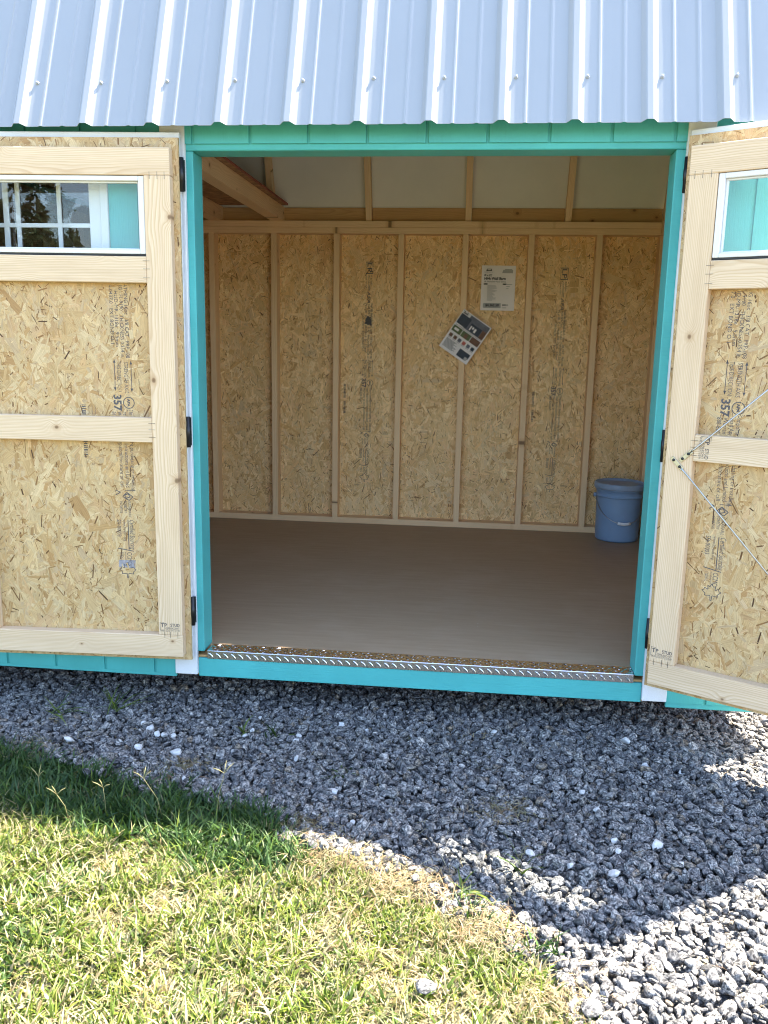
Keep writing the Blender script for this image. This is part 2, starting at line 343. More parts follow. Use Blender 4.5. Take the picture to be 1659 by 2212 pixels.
# ---- the pressed wood strands of an OSB face
def strands(parent, O, Rv, Uv, w, h, dens=5200, slivers=2600, seed=1, tint=.71, scale=1.25):
    g = np.random.default_rng(seed); A = w * h
    n1, n2 = int(A * dens), int(A * slivers); n = n1 + n2
    small = g.random(n1) < .52
    L = np.concatenate([np.where(small, g.gamma(5, .0062, n1).clip(.012, .06), g.gamma(5, .0125, n1).clip(.018, .13) * scale), g.gamma(4, .006, n2).clip(.006, .06)])
    Wd = np.concatenate([np.where(small, g.gamma(4, .0017, n1).clip(.0025, .014), g.gamma(4, .0042, n1).clip(.004, .034) * scale), g.gamma(3, .0009, n2).clip(.0011, .005)])
    ang = np.where(g.random(n) < .6, g.normal(math.pi / 2, .55, n), g.random(n) * math.pi)
    cx, cy = g.random(n) * w, g.random(n) * h
    ht = g.random(n) * .0011 + .0002; ht[n1:] += .0004; ht[:n1][small] += .00035
    # 6-gon with ragged ends
    e = g.random((n, 6)) * .55
    prof = [(-.5, -.5), (0, -.55), (.5, -.45), (.5, .5), (0, .5), (-.5, .5)]
    V = np.zeros((n, 6, 3)); FU = np.zeros((n, 6, 3))
    tl, tw = g.normal(0, .006, n), g.normal(0, .02, n)
    for k, (pl, pw) in enumerate(prof):
        l_ = pl * L + np.sign(pl) * e[:, k] * Wd * 1.3; w_ = pw * Wd * (1 + (e[:, (k + 3) % 6] - .27) * .5)
        V[:, k, 0] = np.clip(cx + np.cos(ang) * l_ - np.sin(ang) * w_, .0005, w - .0005)
        V[:, k, 1] = np.clip(cy + np.sin(ang) * l_ + np.cos(ang) * w_, .0005, h - .0005)
        V[:, k, 2] = ht + np.clip(tl * l_ + tw * w_, -.0002, .0004)
        FU[:, k, 0] = l_ + cx * 3; FU[:, k, 1] = w_; FU[:, k, 2] = cy * 7
    pal = np.array([(.66, .51, .31), (.71, .58, .385), (.62, .455, .255), (.75, .64, .46), (.58, .405, .235), (.67, .50, .33), (.52, .345, .165), (.60, .49, .36), (.44, .27, .12)])
    pr = np.array([.21, .20, .15, .13, .09, .09, .055, .05, .025]); c = (pal[g.choice(len(pal), n, p=pr / pr.sum())] * .78 + np.array((.64, .49, .295)) * .22) * g.normal(1, .06, (n, 1))
    dk = np.array([(.30, .175, .075), (.17, .09, .035), (.62, .50, .32), (.42, .27, .12), (.10, .05, .022)])
    c[n1:] = dk[g.choice(5, n2, p=[.27, .2, .2, .25, .08])] * g.normal(1, .1, (n2, 1))
    c = np.clip(c * tint * np.array((1.12, 1.005, .80) if tint < 1 else (1.15, 1.0, .77)), 0, 1)  # indoor sheets get a brighter copy, extra light put into strand colour
    O = np.array(O); Rv = np.array(Rv); Uv = np.array(Uv); N = np.cross(Rv, Uv)
    P = O + V[..., 0:1] * Rv + V[..., 1:2] * Uv + V[..., 2:3] * N
    me = bpy.data.meshes.new('wood_strands'); me.vertices.add(n * 6); me.loops.add(n * 6); me.polygons.add(n)
    me.vertices.foreach_set('co', P.astype(np.float32).ravel()); me.loops.foreach_set('vertex_index', np.arange(n * 6, dtype=np.int32))
    me.polygons.foreach_set('loop_start', np.arange(0, n * 6, 6, dtype=np.int32)); me.update(calc_edges=True)
    a = me.attributes.new('Col', 'FLOAT_COLOR', 'POINT'); a.data.foreach_set('color', np.repeat(np.concatenate([c, np.ones((n, 1))], 1), 6, 0).astype(np.float32).ravel())
    a = me.attributes.new('fuv', 'FLOAT_VECTOR', 'POINT'); a.data.foreach_set('vector', FU.astype(np.float32).ravel())
    me.materials.append(M['strand']); o = link(bpy.data.objects.new('wood_strands', me)); o.parent = parent; o['kind'] = 'stuff'
    return o

# ---- mill stamp printed down an OSB sheet: a = right, b = up; b measured from the '357' mark
def sheet_stamp(keep, top=False, k=1.0):
    F = Flat(); T = lambda s, sz, a, b0, b1, **kw: F.text(s, sz, (a, b0), True, b0 - b1, **kw)
    T('RATED SHEATHING 16oc   3/8 CAT   PRP-108', .019, .030, .475, .125)
    T('SIZED FOR SPACING   FL-9190   THICKNESS 0.354 in.', .019, .012, .520, .125)
    T('PS 2-18   D1   HUD-MR-1318e   9.5mm', .019, -.006, .475, .165)
    T('CSA-0437.0   EXT BOND O-1', .019, -.024, .405, .175)
    T('STRENGTH AXIS', .021, .020, .112, .0)
    T('THIS DIRECTION', .021, -.006, .115, .005)
    F.line((.046, .115), (.046, .005), .0022); F.line((-.015, .12), (-.015, .008), .0022)
    for a, b, s in ((.046, .115, -1), (.046, .005, 1), (-.015, .12, -1), (-.015, .008, 1)):
        F.add([(a, b), (a - .005, b + s * .012), (a + .005, b + s * .012)], [(0, 1, 2)])
    T('357', .040, -.022, -.005, -.065, bold=.0012)
    F.ring((.033, -.035), .020, .003); T('APA', .013, .028, -.021, -.049, bold=.0006)
    for a in (.026, .036, .046, -.020, -.012): F.line((a, -.060), (a, -.0655), .0022)
    T('Important: Before purchasing or installing,', .021, .032, -.098, -.475)
    T('read Application Instructions and Limited', .021, .011, -.098, -.455)
    T('Warranty at corp.com/literature or call', .021, -.010, -.098, -.455)
    T('888-820-0325', .021, -.031, -.098, -.215)
    # tree emblem, certification lines
    F.poly([(.012, -.366), (.034, -.382), (.020, -.396), (-.004, -.382)], .003); F.poly([(.016, -.371), (.024, -.383), (.008, -.388), (.004, -.376)], .003)
    F.line((.004, -.358), (.045, -.358), .002); F.line((-.03, -.358), (-.012, -.366), .003); F.line((-.012, -.366), (-.03, -.376), .003)
    T('SUSTAINABLE', .014, .016, -.52, -.595); T('FORESTRY', .014, .000, -.52, -.575); T('INITIATIVE', .014, -.016, -.52, -.575)
    T('Certified Sourcing', .027, .018, -.605, -.745, shear=.2); F.line((.012, -.47), (.012, -.584), .003)
    T('www.forests.org', .014, -.006, -.605, -.705); T('SFI-00003', .022, -.030, -.605, -.685)
    F.line((.03, -.590), (-.03, -.580), .003)
    T('CCMC', .026, .004, -.757, -.815); T('11826-L', .017, -.022, -.757, -.80); T('evaluation', .008, -.004, -.757, -.81)
    lf = [(.0, 1.), (.18, .62), (.42, .74), (.36, .3), (.72, .46), (.8, .22), (1., .16), (.62, -.2), (.7, -.4), (.1, -.34), (.06, -.9), (-.06, -.9), (-.1, -.34), (-.7, -.4), (-.62, -.2), (-1., .16), (-.8, .22), (-.72, .46), (-.36, .3), (-.42, .74), (-.18, .62)]
    F.poly([(.004 + .032 * p[0], -.666 + .032 * p[1]) for p in lf], .0024)
    # bar code patch to the left
    if 'bar' in keep:
        b = -.045
        while b > -.135:
            hgt = rng.uniform(.0015, .005); F.rect(-.142, b - hgt, -.128, b); b -= hgt + rng.uniform(.0012, .004)
        for kk in range(3): T('oriented strand board 7/16 sheathing panel', .006, -.118 + kk * .012, -.045, -.125)
        b = -.16
        while b > -.235:
            hgt = rng.uniform(.0015, .005); F.rect(-.142, b - hgt, -.128, b); b -= hgt + rng.uniform(.0012, .004)
    if top:
        F.rect(-.004, .66, -.002, .735); T('LP', .042, .006, .73, .668, bold=.0004); F.rect(.040, .66, .043, .735); F.rect(-.002, .73, .040, .735); F.rect(-.002, .66, .040, .665)
        T('BUILDING', .012, .028, .65, .59); T('SOLUTIONS', .012, .012, .65, .585); T('Made in USA', .012, -.004, .65, .57)
        for a in (.012, .022): F.line((a, .585), (a, .555), .003)
        T('APA', .032, .006, .55, .475, shear=.2); T('RATED SHEATHING', .012, .030, .46, .34)
    return F

# =================================================================== SETTING: ground
def ground_sheet(name, pts, z, mat, sub=1):
    return tag(mesh_obj(name, [(x, y, z) for x, y in pts], [tuple(range(len(pts)))], mat), kind='structure')
ground_sheet('ground', [(-250, -250), (250, -250), (250, 250), (-250, 250)], GZ - .03, 'soil')
LAWN = [(-4.5, -.36), (-1.80, -.37), (-1.355, -.40), (-1.176, -.415), (-.956, -.515), (-.668, -.63), (-.394, -.68), (-.232, -.84), (-.04, -.88), (.295, -1.10), (.45, -1.235), (.535, -1.31), (.54, -1.5), (.50, -2.2), (.55, -3.4), (.6, -6), (-4.5, -6)]
ground_sheet('gravel_bed', [(-4.5, -.34), (-1.8, -.35), (-1.2, -.39), (-.95, -.5), (-.39, -.66), (-.06, -.88), (.28, -1.11), (.52, -1.32), (.53, -1.6), (.52, -2.2), (.57, -3.4), (.62, -6), (9, -6), (9, 6), (-4.5, 6)], GZ - .02, 'dust')

# =================================================================== THE SHED
shed = tag(empty('shed', (0, 0, 0)), 'turquoise wooden garden shed with white metal roof, double doors swung open', 'shed')
XL, XR, YB = -2.24, 1.44, 2.58
SP = .4064; XS = -.6345
# floor
board('floor', (-2.2, -.003 + .075, -.02), (1.42, 2.55, 0), 'deck', shed, 0)
board('floor_rim', (-2.2, .012, -.105), (1.42, .074, -.022), 'rim', shed)
for y in (.55, 2.05): board('skid', (-2.2, y, GZ - .02), (1.42, y + .09, -.11), 'rim', shed)
board('floor_underside', (-2.2, .08, -.045), (1.42, 2.55, -.021), 'rim', shed, 0)
# back wall: sheet, studs, plates
bw = board('back_wall_panel', (-2.2, 2.5705, -.02), (1.43, 2.5815, 1.945), 'osb', shed, 0)
bw_inv = bw.matrix_basis.inverted()
def on(parent, o):
    """re-parent an object built in shed space to a part, keeping its place"""
    b = o.matrix_basis.copy(); o.parent = parent; o.matrix_basis = parent.matrix_basis.inverted() @ b; return o
on(bw, strands(shed, (-1.75, 2.5700, .0), (1, 0, 0), (0, 0, 1), 3.17, 1.90, 7000, 3000, 3, tint=1.12, scale=1.45))
for ax, nm in ((-.435, 0), (.80, 1)):
    F = sheet_stamp('bar', True); F.text
    st = F.build('stamp_lettering', 'ink', shed, (ax, 2.5680, .965 if nm == 0 else .94), (1, 0, 0), (0, 0, 1)); on(bw, st)
# ink blot on the back wall
pts = []
for k in range(26):
    a = 2 * math.pi * k / 26; r = .030 * rng.uniform(.62, 1.2); pts.append((-.42 + r * math.cos(a) * .85, 2.5679, 1.332 + r * math.sin(a) * 1.25))
on(bw, mesh_obj('ink_blot', pts, [tuple(range(26))[::-1]], 'ink', shed))
for k in range(-3, 5):
    x = XS + SP * k + rng.uniform(-.003, .003); board('stud', (x, 2.48, .0381), (x + .038, 2.5695, 1.8615), 'stud', shed)
board('stud', (1.372, 2.48, .0381), (1.41, 2.5695, 1.8615), 'stud', shed)
board('bottom_plate', (-2.2, 2.4795, 0), (1.43, 2.5697, .038), 'stud', shed)
board('top_plate', (-2.2, 2.480, 1.862), (1.43, 2.5697, 1.8995), 'stud', shed)
board('top_plate', (-2.2, 2.476, 1.900), (1.43, 2.5697, 1.938), 'stud', shed)
# side walls
for nm, x0, x1, xo in (('r', 1.372, 1.4285, 1.4295), ('l', -2.2, -2.145, -2.2115)):
    wl = board('side_wall_panel', (xo, .0, -.02), (xo + .011, 2.5695, 2.0), 'osb', shed, 0)
    for y in (.15, .55, .96, 1.37, 1.77, 2.15): board('stud', (x0, y, .0381), (x1, y + .038, 1.8615), 'stud', shed)
    board('bottom_plate', (x0, .1, 0), (x1, 2.479, .038), 'stud', shed); board('top_plate', (x0, .1, 1.862), (x1, 2.475, 1.938), 'stud', shed)
    if nm == 'r': on(wl, strands(shed, (1.4288, 2.56, .04), (0, -1, 0), (0, 0, 1), 2.4, 1.82, 3000, 1500, 5, tint=1.12))
# gambrel profile (y,z) of the outer roof skin; lower pitch TH
TH = R_(67.9); EY, EZ = -.1, 1.897
def up(s): return (EY + s * math.cos(TH), EZ + s * math.sin(TH))
BR = up(1.28); RIDGE = (YB / 2, BR[1] + (YB / 2 - BR[0]) * math.tan(R_(24)))
PROF = [(EY, EZ), BR, RIDGE, (YB - BR[0], BR[1]), (YB - EY, EZ)]
for xw in (XL, XR - .011):
    V = []; 
    pr = [(.0, 1.95), (BR[0] + .02, BR[1] - .03), (RIDGE[0], RIDGE[1] - .03), (YB - BR[0] - .02, BR[1] - .03), (YB, 1.95)]
    for x in (xw, xw + .011): V += [(x, y, z) for y, z in pr]
    n = 5; Fc = [tuple(range(n)), tuple(range(2 * n - 1, n - 1, -1))] + [(i, i + n, (i + 1) % n + n, (i + 1) % n) for i in range(n)]
    mesh_obj('gable_wall', V, Fc, 'teal', shed)
# rafters of the back slope, rim board behind them, pale roof liner
for x in (-1.659, -1.051, -.4345, .188, .798, 1.385):
    y0, z0 = 2.500, 1.938; dy, dz = -math.cos(TH), math.sin(TH); L = 1.15
    a = Vector((x + .019, y0 + .02, z0 + .004)); b = a + Vector((0, dy, dz)) * L
    bm = bmesh.new(); w = .055 / math.sin(TH)
    V = [(x, y0, z0), (x + .0375, y0, z0), (x + .0375, y0 + w, z0), (x, y0 + w, z0)]
    V += [(p[0], p[1] + dy * L, p[2] + dz * L) for p in V]
    c = Vector(V[0]); e = Vector((0, dy, dz)); n_ = Vector((1, 0, 0)); fr = frame(e, n_, c); inv = fr.inverted()
    o = mesh_obj('rafter', [inv @ Vector(p) for p in V], [(0, 1, 2, 3)[::-1], (4, 5, 6, 7), (0, 1, 5, 4), (1, 2, 6, 5), (2, 3, 7, 6), (3, 0, 4, 7)], 'stud', shed, fr)
for x0, x1 in zip((-2.2, -1.62, -1.012, -.396, .2265, .8365), (-1.660, -1.052, -.4355, .187, .797, 1.384)):
    board('rim_board', (x0, 2.535, 1.9395), (x1, 2.553, 2.024), 'rim', shed)
mesh_obj('roof_liner', [(XL + .02, 2.560, 2.0), (XR - .02, 2.560, 2.0), (XR - .02, 2.560 - 1.2 * math.cos(TH), 2.0 + 1.2 * math.sin(TH)), (XL + .02, 2.560 - 1.2 * math.cos(TH), 2.0 + 1.2 * math.sin(TH)),
         (XL + .02, 2.572, 2.0), (XR - .02, 2.572, 2.0), (XR - .02, 2.572 - 1.2 * math.cos(TH), 2.0 + 1.2 * math.sin(TH)), (XL + .02, 2.572 - 1.2 * math.cos(TH), 2.0 + 1.2 * math.sin(TH))],
         [(0, 1, 2, 3), (7, 6, 5, 4), (0, 4, 5, 1), (3, 2, 6, 7), (0, 3, 7, 4), (1, 5, 6, 2)], 'liner', shed)
# loft: joists front to back, OSB deck on top with a red sealed edge
for x in (-1.003, -1.403, -1.85):
    board('loft_joist', (x - .039, .06, 1.9385), (x + .039, 2.56, 2.028 if x > -1.1 else 2.028), 'stud', shed)
lf = board('loft_board', (-2.2, .05, 2.029), (-.930, 2.478, 2.041), 'loft', shed, 0)
on(lf, board('sealed_edge', (-.9298, .05, 2.0285), (-.9275, 2.478, 2.0415), 'red', shed, 0))
on(lf, strands(shed, (-2.2, .06, 2.0288), (0, 1, 0), (1, 0, 0), 2.4, 1.26, 1200, 600, 9, tint=.55)) if False else None
# front wall framing behind the doors
board('header_beam', (-.80, .012, 1.880), (1.0, .098, 2.0), 'stud', shed)
for a, b, c, d in ((-1.058, -.765, -.02, 2.0), (-2.2, -1.947, -.02, 2.0), (-1.946, -1.059, -.02, .974), (-1.946, -1.059, 1.806, 2.0), (.961, 1.428, -.02, 2.0)):
    board('front_wall_panel', (a, .0115, c), (b, .02, d), 'osb', shed, 0)
# jambs, head
board('door_jamb', (-.7615, .001, -.004), (-.7225, .104, 1.8375), 'teal_worn', shed, .003)
board('door_jamb', (.9195, .001, -.004), (.9585, .104, 1.8375), 'teal_worn', shed, .003)
board('door_head', (-.7615, -.002, 1.8378), (.9585, .104, 1.8785), 'teal_h', shed, .003)
board('sill_board', (-.746, -.003, -.1045), (.949, .011, -.0295), 'teal_h', shed, .002)
board('skirt_board', (-2.25, -.005, -.112), (-.836, .011, -.0955), 'teal_h', shed, .002)
board('skirt_board', (1.039, -.005, -.118), (1.44, .011, -.0955), 'teal_h', shed, .002)
# siding with vertical grooves every 8 inches
def siding(x0, x1, z0, z1, phase, y=-.0005, th=.011):
    xs = [x0]; k = math.ceil((x0 - phase) / .2035)
    while phase + k * .2035 < x1 - .012:
        gx = phase + k * .2035
        if gx > x0 + .01: xs += [gx - .0055, gx - .004, gx + .004, gx + .0055]
        k += 1
    xs.append(x1); V = []; Fc = []
    for i, x in enumerate(xs):
        j = (i - 1) % 4; gy = y - th + (.0065 if (0 < i < len(xs) - 1 and j in (1, 2)) else 0)
        V += [(x, gy, z0), (x, gy, z1), (x, y, z0), (x, y, z1)]
    for i in range(len(xs) - 1):
        a, b = 4 * i, 4 * i + 4
        Fc += [(a, b, b + 1, a + 1), (a + 2, a, b, b + 2)[::-1], (a + 1, b + 1, b + 3, a + 3), (a + 3, b + 3, b + 2, a + 2)]
    e = 4 * (len(xs) - 1); Fc += [(0, 1, 3, 2), (e, e + 2, e + 3, e + 1)]
    return mesh_obj('siding_panel', V, Fc, 'teal', shed)
siding(-.7465, .9495, 1.8588, 2.04, -.107)
PH = -.919
WX0, WX1, WZ0, WZ1 = -1.90, -1.105, 1.02, 1.76
siding(WX1 + .075, -.835, -.0950, 2.04, PH); siding(-2.24, WX0 - .075, -.0950, 2.04, PH)
siding(WX0 - .075, WX1 + .075, -.0950, WZ0 - .075, PH); siding(WX0 - .075, WX1 + .075, WZ1 + .075, 2.04, PH)
siding(1.0382, 1.355, -.0950, 2.04, 1.178)
board('trim_board', (-.8345, -.0195, -.093), (-.7462, -.0005, 2.03), 'white', shed, .002)
board('trim_board', (.9492, -.0195, -.092), (1.0378, -.0005, 2.03), 'white', shed, .002)
board('corner_trim', (1.356, -.0195, -.10), (1.445, -.0005, 2.03), 'white', shed, .002)
board('corner_trim', (-2.25, -.0195, -.10), (-2.17, -.0005, 2.03), 'white', shed, .002)
# rear siding sheet closes the back
board('siding_panel', (-2.24, 2.582, -.06), (1.44, 2.593, 2.04), 'teal', shed, 0)

# ---- threshold of raised-tread plate
def threshold():
    x0, x1 = -.7095, .9155; V = []; Fc = []
    pr = [(.074, .0005), (.074, .003), (-.0035, .0035), (-.0055, .0015), (-.0055, -.029), (-.0035, -.029), (-.0035, .0005)]
    n = len(pr)
    for x in (x0, x1): V += [(x, y, z) for y, z in pr]
    for i in range(n): Fc.append((i, (i + 1) % n, (i + 1) % n + n, i + n))
    Fc += [tuple(range(n))[::-1], tuple(range(n, 2 * n))]
    def lug(c, u, v, nrm, ln=.0115, wd=.0032, ht=.0016):
        c, u, v, nrm = Vector(c), Vector(u), Vector(v), Vector(nrm); b = len(V)
        ring = [(-1, 0), (-.45, -1), (.45, -1), (1, 0), (.45, 1), (-.45, 1)]
        for a, w in ring: V.append(c + u * a * ln + v * w * wd)
        for a, w in ring: V.append(c + u * a * ln * .62 + v * w * wd * .4 + nrm * ht)
        for i in range(6): Fc.append((b + i, b + (i + 1) % 6, b + 6 + (i + 1) % 6, b + 6 + i))
        Fc.append(tuple(range(b + 6, b + 12)))
    k = 0; x = x0 + .014
    while x < x1 - .01:
        for r in range(4):
            s = 1 if (k + r) % 2 else -1
            lug((x + .015 * (r % 2), .008 + r * .0185, .00325), (.707, .707 * s, 0), (-.707 * s, .707, 0), (0, 0, 1))
        lug((x, -.0055, -.0145), (.74, 0, -.67), (.67, 0, .74), (0, -1, 0), .0135, .0036, .0019)
        x += .0300; k += 1
    return mesh_obj('threshold_plate', V, Fc, 'diamond', shed)
threshold()

# ---- roof: ribbed sheet, screws
PIT = .2343; RX = -1.3005
def rib_profile(xa, xb):
    k = math.floor((xa - RX) / PIT) - 1; P = [(xa, 0)]
    while RX + k * PIT < xb + .3:
        c = RX + k * PIT
        for dx, h in ((-.030, 0), (-.026, .0008), (-.0125, .0165), (-.009, .0182), (.009, .0182), (.0125, .0165), (.026, .0008), (.030, 0), (.042, 0), (.054, 0),
                      (.0655, 0), (.0685, .0006), (.0745, .0036), (.0795, .0036), (.0855, .0006), (.0885, 0), (.102, 0), (.116, 0), (.130, 0), (.1435, 0), (.1465, .0006), (.1525, .0036), (.1575, .0036), (.1635, .0006), (.1665, 0), (.178, 0), (.190, 0)):
            if xa < c + dx < xb: P.append((c + dx, h))
        k += 1
    P.append((xb, 0)); return P
def roof_sheet(name, p, q_, nrm, rows, parent):
    """ribbed metal from eave line p=(y,z) to top line q; slight oil-canning between ribs"""
    P = rib_profile(XL - .03, XR + .035); V = []; Fc = []; n = len(P)
    for r in range(rows + 1):
        t = r / rows; y = p[0] + (q_[0] - p[0]) * t; z = p[1] + (q_[1] - p[1]) * t
        for i, (x, h) in enumerate(P):
            hh = h + (.0003 * math.sin(x * 52 + t * 4) * math.sin(t * 7 + x * 9) + .0002 * math.sin(x * 91 + 2 * math.sin(t * 11)) * math.sin(t * 13 + x * 23)) * (1 if h < .0001 else .4)
            V.append((x, y + nrm[0] * hh, z + nrm[1] * hh))
    for r in range(rows):
        for i in range(n - 1): Fc.append((r * n + i, r * n + i + 1, (r + 1) * n + i + 1, (r + 1) * n + i))
    o = mesh_obj(name, V, Fc, 'metal', parent, smooth=False)
    m = o.modifiers.new('thickness', 'SOLIDIFY'); m.thickness = .0012; m.offset = -1
    return o
N1 = (-math.sin(TH), math.cos(TH))
rf = roof_sheet('roof_panel', PROF[0], PROF[1], N1, 24, shed)
r2 = Vector((RIDGE[0] - BR[0], RIDGE[1] - BR[1])).normalized(); roof_sheet('roof_panel', BR, RIDGE, (-r2.y, r2.x), 4, shed)
roof_sheet('roof_panel', (YB - EY, EZ), (YB - BR[0], BR[1]), (math.sin(TH), math.cos(TH)), 4, shed)
roof_sheet('roof_panel', (YB - BR[0], BR[1]), RIDGE, (r2.y, r2.x), 4, shed)
scr = None
for row, s0 in enumerate((.165, .62, 1.08)):
    for k in range(-3, 12):
        x = RX + k * PIT + .041 + rng.uniform(-.004, .004); s = s0 + rng.uniform(-.004, .004)
        y, z = up(s); c = Vector((x, y, z)); nn = Vector((0, N1[0], N1[1]))
        if scr is None:
            prof = [(.0, -.001), (.0062, -.001), (.0066, .0012), (.0055, .0022), (.0048, .0026), (.0046, .0074), (.0036, .0085), (0, .0087)]
            scr = lathe('roof_screw', prof, 'metal', rf, 12); o = scr
        else: o = link(scr.copy()); o.parent = rf
        o.matrix_basis = Matrix.Translation(c) @ nn.to_track_quat('Z', 'Y').to_matrix().to_4x4()

# ---- shed window behind the left door
win = board('window', (WX0 - .004, -.001, WZ1 + .0005), (WX1 + .004, .03, WZ1 + .012), 'vinyl', shed, .001)
def wb(name, lo, hi, mat='vinyl', bev=.002): return on(win, board(name, lo, hi, mat, shed, bev))
for x0, x1, z0, z1 in ((WX1 + .0455, WX1 + .0745, WZ0 - .07, WZ1 + .07), (WX0 - .0745, WX0 - .0455, WZ0 - .07, WZ1 + .07), (WX0 - .0445, WX1 + .0445, WZ0 - .074, WZ0 - .045), (WX0 - .0445, WX1 + .0445, WZ1 + .045, WZ1 + .074)):
    wb('window_trim', (x0, -.0195, z0), (x1, -.0005, z1))
for x0, x1, z0, z1 in ((WX1 + .0015, WX1 + .045, WZ0 - .0448, WZ1 + .0448), (WX0 - .045, WX0 - .0015, WZ0 - .0448, WZ1 + .0448)):
    wb('window_frame', (x0, -.012, z0), (x1, .03, z1))
for z0, z1 in ((WZ0 - .0445, WZ0), (WZ1 + .0125, WZ1 + .0445)): wb('window_frame', (WX0 - .001, -.011, z0), (WX1 + .001, .03, z1))
for x in (-1.219, -1.375, -1.56, -1.72): wb('muntin', (x - .008, -.0055, WZ0), (x + .008, .0008, WZ1), bev=.001)
wb('window_frame', (-1.432, -.004, WZ0), (-1.412, .012, WZ1))
for z in (1.586, 1.30): wb('muntin', (WX0, -.0048, z - .0075), (WX1, .0006, z + .0075), bev=.001)
wb('pane', (WX0 + .001, .0012, WZ0 + .001), (-1.433, .0040, WZ1), 'glass_dark', 0); wb('pane', (-1.411, .0012, WZ0 + .001), (WX1 + .001, .0040, WZ1), 'glass_dark', 0)

# =================================================================== DOORS
DW = .845; DZ0, DZ1 = -.016, 1.868
def make_door(hinge, ang, fs, name, label, seed):
    """local X runs from the hinge along the door, local Y*fs points to the viewer (the door's inner face)"""
    d = board('door', (0, 0, DZ0), (DW, .011, DZ1), 'osb', shed, 0)
    me = d.data; gx = (0, .1195, DW - .118, DW); gz = (DZ0, 1.4805, 1.735, DZ1); V = []; Fc = []
    for y in (0, -fs * .011): V += [(x, y, z) for z in gz for x in gx]
    for j in range(3):
        for i in range(3):
            if (i, j) != (1, 1): a = j * 4 + i; Fc += [(a, a + 1, a + 5, a + 4), (a + 16, a + 20, a + 21, a + 17)]
    for loop in ((0, 1, 2, 3, 7, 11, 15, 14, 13, 12, 8, 4), (5, 9, 10, 6)):
        for i, a in enumerate(loop): b = loop[(i + 1) % len(loop)]; Fc.append((b, a, a + 16, b + 16))
    me.clear_geometry(); me.from_pydata(V, [], Fc); me.update()
    d.matrix_basis = Matrix.Translation(hinge) @ Matrix.Rotation(ang, 4, 'Z'); d['label'] = label
    Y = lambda a, b: (min(fs * a, fs * b), max(fs * a, fs * b))
    def bd(n, x0, x1, y0, y1, z0, z1, mat='pine', bev=.0018):
        a, b = Y(y0, y1); o = board(n, (x0, a, z0), (x1, b, z1), mat, d, bev); return o
    # frame lumber on the inner face
    bd('rail', .021, DW - .02, .0018, .0395, 1.739, 1.828); bd('rail', .021, DW - .02, .0018, .0395, .008, .094)
    bd('stile', .0215, .1125, .0018, .039, .0945, 1.7385); bd('stile', DW - .111, DW - .0205, .0018, .039, .0945, 1.7385)
    bd('rail', .113, DW - .1115, .0018, .0388, 1.383, 1.472); bd('rail', .113, DW - .1115, .0018, .0388, .8235, .9125)
    # outer trim, white painted, seen past the edges of the sheet
    bd('trim_board', -.0, DW + .008, -.0305, -.0115, 1.79, 1.888, 'white'); bd('trim_board', -.0, DW + .008, -.0305, -.0115, -.012, .078, 'white')
    bd('trim_board', -.001, .088, -.0300, -.0115, .0785, 1.7895, 'white'); bd('trim_board', DW - .08, DW + .008, -.0300, -.0115, .0785, 1.7895, 'white')
    R = Vector((-fs, 0, 0)); O0 = (DW if fs > 0 else 0.)
    st = strands(d, (O0, fs * .0003, DZ0), R, (0, 0, 1), DW, 1.383 - DZ0, 8200, 2600, seed)
    strands(d, (O0, fs * .0003, 1.728), R, (0, 0, 1), DW, DZ1 - 1.728, 8200, 2600, seed + 1)
    strands(d, (O0 if fs < 0 else .1, fs * .0003, 1.383), R, (0, 0, 1), .1, 1.728 - 1.383, 8200, 2600, seed + 2)
    # window
    x0, x1, z0, z1 = .1142, DW - .1127, 1.4805, 1.7375
    for a in ((x0, x0 + .0195, z0, z1), (x1 - .0195, x1, z0, z1), (x0 + .0197, x1 - .0197, z0, z0 + .013), (x0 + .0197, x1 - .0197, z1 - .016, z1)): bd('window_frame', a[0], a[1], .0020, .034, a[2], a[3], 'vinyl')
    for a in ((x0 + .0198, x0 + .026, z0 + .0135, z1 - .0165), (x1 - .026, x1 - .0198, z0 + .0135, z1 - .0165), (x0 + .0265, x1 - .0265, z0 + .0135, z0 + .019), (x0 + .0265, x1 - .0265, z1 - .022, z1 - .0165)): bd('glazing_bead', a[0], a[1], .0050, .020, a[2], a[3], 'vinyl', .001)
    bd('pane', x0 + .0197, x1 - .0197, .0090, .0120, z0 + .0132, z1 - .0162, 'glass', 0)
    bd('dark_strip', .1135, DW - .1125, .0030, .030, 1.4740, 1.4802, 'black', .001)  # thin black strip along the bottom of the window
    # staples across the joints
    stp = None
    for xx, zz, vert in [(.108 + .0045, z, False) for z in (1.40, 1.43, 1.457, .843, .87, .893)] + [(x, 1.7385, True) for x in (.04, .065, .092)] + [(x, .0945, True) for x in (.04, .068, .090)]:
        o = bd('staple', xx - (.0007 if vert else .012), xx + (.0007 if vert else .012), .0390, .0402, zz - (.012 if vert else .0007), zz + (.012 if vert else .0007), 'staple', 0)
    # hinges
    for zc in (1.7505, .860, .176):
        o = tube('hinge', [(-.006, fs * -.012, zc - .056), (-.006, fs * -.012, zc - .019), (-.006, fs * -.012, zc - .0185), (-.006, fs * -.012, zc + .0185), (-.006, fs * -.012, zc + .019), (-.006, fs * -.012, zc + .056)], [.0078, .0078, .0088, .0088, .0078, .0078], 'black', d, 10)
        bd('hinge_leaf', -.012, .03, -.0345, -.0312, zc - .052, zc + .052, 'black', .001)
    return d, bd, R
dl, bdL, RL = make_door((-.7525, -.0611, 0), math.atan2(-.0479, -.99885), 1, 'door', 'left door leaf folded back flat against the wall', 21)
dr, bdR, RR = make_door((.9471, -.048, 0), math.atan2(-.504, .8637), -1, 'door', 'right door leaf swung part way out, with two crossed rods', 41)
